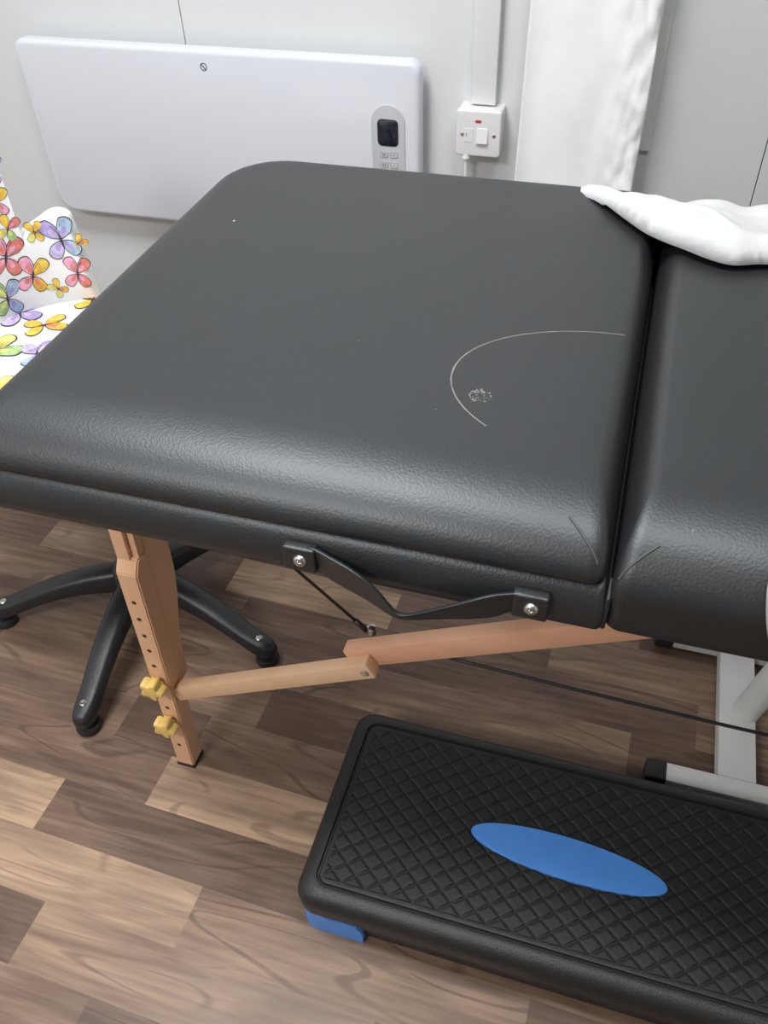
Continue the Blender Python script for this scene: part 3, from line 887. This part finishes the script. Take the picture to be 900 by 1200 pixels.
def seat():
    bm = bmesh.new(); n = 96; loops = []
    zt = .476
    def L(k, z): return [(SXC+front_r(2*PI*i/n)*k*math.cos(2*PI*i/n), SYC+front_r(2*PI*i/n)*k*math.sin(2*PI*i/n), z) for i in range(n)]
    loops = [L(.90,.395), L(.98,.400), L(.995,.41), L(1,.43), L(.998,.447), L(.985,.458), L(.96,.467), L(.92,.473)]
    for k in (.85,.72,.56,.38,.2,.06): loops.append(L(k, zt+.004*(1-k)))
    outline_loft(bm, loops); fix(bm)
    def pm(u, v, l):
        d = math.hypot(u, v)/.236
        z = zt+.004*(1-d) if d < .87 else zt - .010*((d-.87)/.1)**2*1.1
        return Vector((SXC+u, SYC+v, z+l+.0006))
    for u, v, s, rot, cs in ((-.176,.122,.058,.75,('purple','lilac','purple','lilac')),(-.110,.094,.046,-.9,('orange','yellow','yellow','yellow')),
        (-.076,.190,.046,.3,('orange','orange','orange','yellow')),(-.150,.004,.060,-.7,('green','lime','green','lime')),(-.07,.015,.044,.6,('purple','lilac','purple','blue')),
        (-.19,.045,.030,.3,('yellow','orange','yellow','yellow')),(-.17,-.085,.05,1.1,('blue','purple','blue','blue')),(-.07,-.09,.05,-.4,('yellow','lime','yellow','orange')),
        (.02,.10,.05,.9,('purple','lilac','purple','lilac')),(.03,-.01,.05,.2,('green','blue','green','lime')),(.12,.08,.05,-.6,('red','pink','red','pink')),
        (.13,-.06,.05,.3,('blue','green','blue','green')),(.02,-.14,.05,1.5,('orange','yellow','orange','yellow')),(-.08,-.17,.04,-.9,('pink','red','pink','pink'))):
        butterfly(bm, pm, u, v, s*.86, rot, *cs)
    return bm
weight_normals(obj('seat', seat(), wing_mats, chair), 50)
bm = bmesh.new()
loops = []
for k, z in ((.40,.355),(.62,.358),(.70,.366),(.80,.394)):
    loops.append([(SXC+front_r(2*PI*i/64)*k*math.cos(2*PI*i/64), SYC+front_r(2*PI*i/64)*k*math.sin(2*PI*i/64), z) for i in range(64)])
outline_loft(bm, loops); fix(bm); weight_normals(obj('seat_base', bm, M['plastic'], chair))
bm = bmesh.new(); lathe(bm, [(0,.10),(.026,.10),(.026,.235),(.020,.24),(.020,.340),(.06,.345),(.06,.356),(0,.356)], (CX,CY,0), 'z', 32); fix(bm)
weight_normals(obj('gas_lift', bm, M['plastic'], chair))
bm = bmesh.new(); lathe(bm, [(0,.062),(.040,.062),(.048,.072),(.050,.095),(.045,.112),(.034,.120),(0,.120)], (CX,CY,0), 'z', 40); fix(bm)
weight_normals(obj('base_hub', bm, M['plastic'], chair))
def star_arm(ang):
    a = math.radians(ang); d = Vector((math.cos(a), math.sin(a), 0)); s = Vector((-d.y, d.x, 0))
    C0 = Vector((CX, CY, 0)); bm = bmesh.new(); loops = []
    # (distance, top z, thickness, half width)
    for t, zt, th, w in ((.020,.112,.048,.024),(.050,.112,.048,.025),(.085,.109,.042,.0245),(.120,.102,.037,.0235),(.155,.092,.033,.0225),(.190,.079,.030,.0215),(.220,.066,.029,.0205),(.242,.0575,.031,.0200),(.258,.0545,.033,.0195),(.270,.0515,.031,.0170),(.278,.046,.024,.0125),(.281,.038,.012,.006)):
        c = C0 + d*t; lp = []
        for k in range(20):
            q = 2*PI*k/20
            cx_ = math.copysign(abs(math.cos(q))**.6, math.cos(q)); cz_ = math.copysign(abs(math.sin(q))**.6, math.sin(q))
            taper = 1-.12*(cz_ > 0)
            lp.append(c + s*(w*cx_*taper) + Vector((0,0, zt-th/2+th/2*cz_)))
        loops.append(lp)
    outline_loft(bm, loops); fix(bm)
    arm = weight_normals(obj('base_arm', bm, M['plastic'], chair), 60)
    tip = C0 + d*.262
    bm = bmesh.new(); lathe(bm, [(0,0),(.016,0),(.0195,.002),(.0205,.008),(.0185,.013),(.012,.014),(.012,.030),(0,.030)], tip, 'z', 28); fix(bm)
    weight_normals(obj('glide', bm, M['rubber'], arm))
    bm = bmesh.new(); lathe(bm, [(0,-.004),(.0058,-.004),(.0062,.0006),(.0048,.0018),(.0030,.0016),(.0024,.0006),(0,.0006)], tip+Vector((0,0,.0555))-d*.010, 'z', 20); fix(bm)
    o = weight_normals(obj('screw', bm, M['metal'], arm)); o['label'] = 'steel screw head on the arm tip'
for k in range(5): star_arm(203.5 + 72*k)

# ------------------------------------------------------------------ aerobic step
PX0, PX1, PY0, PY1, PZ = -.276, .408, .384, .679, .104
step = thing('exercise_step', ((PX0+PX1)/2, (PY0+PY1)/2, 0), 'black plastic exercise step with blue oval badge on the wooden floor', 'exercise step')
def rl(x0, x1, y0, y1, r, z, n=10): return [(x, y, z) for x, y in rrect(x0, x1, y0, y1, r, n)]
bm = bmesh.new(); loops = []
def ins(d, z, r): return rl(PX0+d, PX1-d, PY0+d, PY1-d, r, z)
loops += [ins(.014,.004,.020), ins(.010,.030,.022), ins(.006,.0555,.024), ins(.002,.0575,.026)]
for i in range(7):
    t = i/6*PI/2; loops.append(ins(.020*(1-math.cos(t))*1.0, .080+.0235*math.sin(t), .028-.006*i/6))
loops += [ins(.0225,PZ-.0008,.018), ins(.0240,PZ-.0040,.016), ins(.0260,PZ-.0042,.014), ins(.0275,PZ-.0012,.013), ins(.030,PZ-.0008,.012), ins(.034,PZ-.0014,.010)]
outline_loft(bm, loops); fix(bm)
sbody = weight_normals(obj('platform', bm, M['step'], step), 50)
# quilted tread: raised diamond pads, clipped to the inner rectangle
TX0, TX1, TY0, TY1 = PX0+.0335, PX1-.0335, PY0+.0335, PY1-.0335
ecx, ecy, ea, eb = .0545, .5265, .127, .0285
bm = bmesh.new()
box(bm, TX0, TX1, TY0, TY1, PZ-.0030, PZ-.0005)
p = .0202; h = .0014; ga = .0024
ux = Vector((.782,.623,0)); uy = Vector((-.782,.623,0))
c0 = Vector(((TX0+TX1)/2, (TY0+TY1)/2, 0))
pb = bmesh.new()
for i in range(-30, 31):
    for j in range(-30, 31):
        c = c0 + ux*(i*p) + uy*(j*p)
        if not (TX0-p < c.x < TX1+p and TY0-p < c.y < TY1+p): continue
        L = []
        tilt = .0006
        for q, z in ((p/2-ga*.35, PZ-.0006), (p/2-ga*.9, PZ+h*.55), (p/2-ga*1.9, PZ+h)):
            L.append([c + ux*(sx*q) + uy*(sy*q) + Vector((0,0,z + (tilt*(sx) if z > PZ else 0))) for sx, sy in ((-1,-1),(1,-1),(1,1),(-1,1))])
        outline_loft(pb, L, close_bot=False)
for co, no in (((TX0,0,0),(-1,0,0)),((TX1,0,0),(1,0,0)),((0,TY0,0),(0,-1,0)),((0,TY1,0),(0,1,0))):
    bmesh.ops.bisect_plane(pb, geom=pb.verts[:]+pb.edges[:]+pb.faces[:], plane_co=co, plane_no=no, clear_outer=True)
tmp = bpy.data.meshes.new('t'); pb.to_mesh(tmp); pb.free(); bm.from_mesh(tmp); bpy.data.meshes.remove(tmp)
obj('tread', bm, M['mat'], step)
# oval badge
bm = bmesh.new(); loops = []
er = math.radians(-2.3)
for s, z in ((1,PZ-.002),(1,PZ+.0030),(.994,PZ+.0037),(.98,PZ+.0040)):
    lp = []
    for k in range(96):
        t = 2*PI*k/96; x = ea*math.cos(t)*s; y = (eb*math.sin(t))*s*(1-.0)
        lp.append((ecx+x*math.cos(er)-y*math.sin(er), ecy+x*math.sin(er)+y*math.cos(er), z))
    loops.append(lp)
outline_loft(bm, loops); fix(bm); o = weight_normals(obj('oval_badge', bm, M['blue'], step), 20); o['label'] = 'plain blue oval badge'
# four blue corner feet that wrap the corners
def corner_foot(sx, sy):
    bm = bmesh.new(); pts = []
    W = .092; D = .075; r = .026; dt = .0055
    def path(dd, n=10):
        # L-shaped wall section, from the long side round the corner to the short side (local: corner at 0,0; inside is +,+)
        q = [(W, dd)]; 
        for i in range(n+1):
            a = 1.5*PI - (PI/2)*i/n; q.append((r + (r-dd)*math.cos(a), r + (r-dd)*math.sin(a)))
        q.append((dd, D)); return q
    out, inn = path(.0055), path(.022)
    X = lambda u: (PX0+u) if sx < 0 else (PX1-u)
    Y = lambda v: (PY0+v) if sy < 0 else (PY1-v)
    m = len(out); ht = []
    for i, (u, v) in enumerate(out):
        ht.append(.0500 if i else .0440)
    rows = []
    # resample the long side so the lip can step down near its end as in a moulded foot
    def dens(q):
        a = []
        for (u0, v0), (u1, v1) in zip(q, q[1:]):
            L = max(1, int(math.hypot(u1-u0, v1-v0)/.004))
            for k in range(L): a.append((u0+(u1-u0)*k/L, v0+(v1-v0)*k/L))
        a.append(q[-1]); return a
    o_ = path(.0048); nfix = 10
    import itertools
    def dens2(dd):
        q = path(dd, nfix); a = []
        for k in range(17): t = k/16; a.append((q[0][0]+(q[1][0]-q[0][0])*t, q[0][1]+(q[1][1]-q[0][1])*t))
        a += q[2:-1]
        for k in range(1, 13): t = k/12; a.append((q[-2][0]+(q[-1][0]-q[-2][0])*t, q[-2][1]+(q[-1][1]-q[-2][1])*t))
        return a
    A, Bq = dens2(.0045), dens2(.022)
    def hgt(i):
        u = A[i][0] if i < 17 else 0
        if i < 17:
            if u > .085: return .040 - (u-.085)*1.2
            return .0425 + .0095*max(0, min(1, (.050-u)/.018))
        return .052
    va = [[bm.verts.new((X(u), Y(v), 0)), bm.verts.new((X(u), Y(v), hgt(i)))] for i, (u, v) in enumerate(A)]
    vb = [[bm.verts.new((X(u), Y(v), 0)), bm.verts.new((X(u), Y(v), hgt(i)))] for i, (u, v) in enumerate(Bq)]
    for i in range(len(A)-1):
        bm.faces.new((va[i][0], va[i+1][0], va[i+1][1], va[i][1]))
        bm.faces.new((vb[i][1], vb[i+1][1], vb[i+1][0], vb[i][0]))
        bm.faces.new((va[i][1], va[i+1][1], vb[i+1][1], vb[i][1]))
        bm.faces.new((vb[i][0], vb[i+1][0], va[i+1][0], va[i][0]))
    for i in (0, -1): bm.faces.new((va[i][0], va[i][1], vb[i][1], vb[i][0]))
    fix(bm)
    o = weight_normals(obj('corner_foot', bm, M['blue'], step), 40); o['label'] = 'blue corner foot'
for sx in (-1, 1):
    for sy in (-1, 1): corner_foot(sx, sy)

# ------------------------------------------------------------------ white metal stand under the table
stand = thing('metal_stand', (.45, .86, 0), 'white painted metal stand base under the table behind the exercise step', 'stand')
for y in (.735, 1.010):
    bm = bmesh.new(); box(bm, .180, .800, y-.015, y+.015, .005, .033, .002)
    rail = weight_normals(obj('foot_rail', bm, M['white_metal'], stand), 35)
    for x0, x1 in ((.152,.183),(.797,.828)):
        bm = bmesh.new(); box(bm, x0, x1, y-.0165, y+.0165, .000, .0345, .004, 3)
        weight_normals(obj('end_cap', bm, M['rubber'], rail), 35)
bm = bmesh.new(); box(bm, .255, .309, .750, .995, .006, .034, .002)
weight_normals(obj('crossbar', bm, M['white_metal'], stand), 35)
bm = bmesh.new(); box(bm, .690, .744, .750, .995, .006, .034, .002)
weight_normals(obj('crossbar', bm, M['white_metal'], stand), 35)
bm = bmesh.new(); tube(bm, [(.292,.872,.030),(.332,.872,.245),(.378,.872,.49)], .021, 24); fix(bm)
weight_normals(obj('stand_tube', bm, M['white_metal'], stand), 40)
bm = bmesh.new(); tube(bm, [(.707,.872,.030),(.667,.872,.245),(.621,.872,.49)], .021, 24); fix(bm)
weight_normals(obj('stand_tube', bm, M['white_metal'], stand), 40)
bm = bmesh.new(); box(bm, .35, .65, .80, .944, .488, .510, .003)
weight_normals(obj('top_plate', bm, M['white_metal'], stand), 35)

# ------------------------------------------------------------------ lights
def area(name, loc, sx, sy, power, col=(1,1,1), rot=(0,0,0)):
    l = bpy.data.lights.new(name, 'AREA'); l.shape = 'RECTANGLE'; l.size = sx; l.size_y = sy; l.energy = power; l.color = col
    o = bpy.data.objects.new(name, l); COL.objects.link(o); o.location = loc; o.rotation_euler = rot
    return o
area('ceiling_light', (-.75, .55, 2.38), .60, .60, 32, (.975,.99,1))
area('ceiling_light', (.25, .35, 2.38), .60, .30, 15, (.975,.99,1))
area('ceiling_light', (-1.0, -1.2, 2.38), .60, .60, 43, (.985,.99,1))
w = bpy.data.worlds.new('world'); scene.world = w; w.use_nodes = True
w.node_tree.nodes['Background'].inputs[0].default_value = (.9,.95,1,1)
w.node_tree.nodes['Background'].inputs[1].default_value = .3

# ------------------------------------------------------------------ camera
cam = bpy.data.cameras.new('camera'); co = bpy.data.objects.new('camera', cam); COL.objects.link(co)
cam.sensor_fit = 'VERTICAL'; cam.sensor_height = 36; cam.lens = 996.2/1200*36
cam.clip_start = .02
p, a, ro = math.radians(43.6), math.radians(18.41), math.radians(-2.407)
fw = Vector((-math.sin(a)*math.cos(p), math.cos(a)*math.cos(p), -math.sin(p)))
r = Vector((math.cos(a), math.sin(a), 0)); u = r.cross(fw)
r2 = r*math.cos(ro)+u*math.sin(ro); u2 = u*math.cos(ro)-r*math.sin(ro)
co.matrix_world = Matrix(((r2.x,u2.x,-fw.x,0),(r2.y,u2.y,-fw.y,0),(r2.z,u2.z,-fw.z,1.2),(0,0,0,1)))
scene.camera = co
vs_ = scene.view_settings
vs_.view_transform = 'Standard'; vs_.look = 'None'; vs_.gamma = 1; vs_.exposure = .04
vs_.use_curve_mapping = False
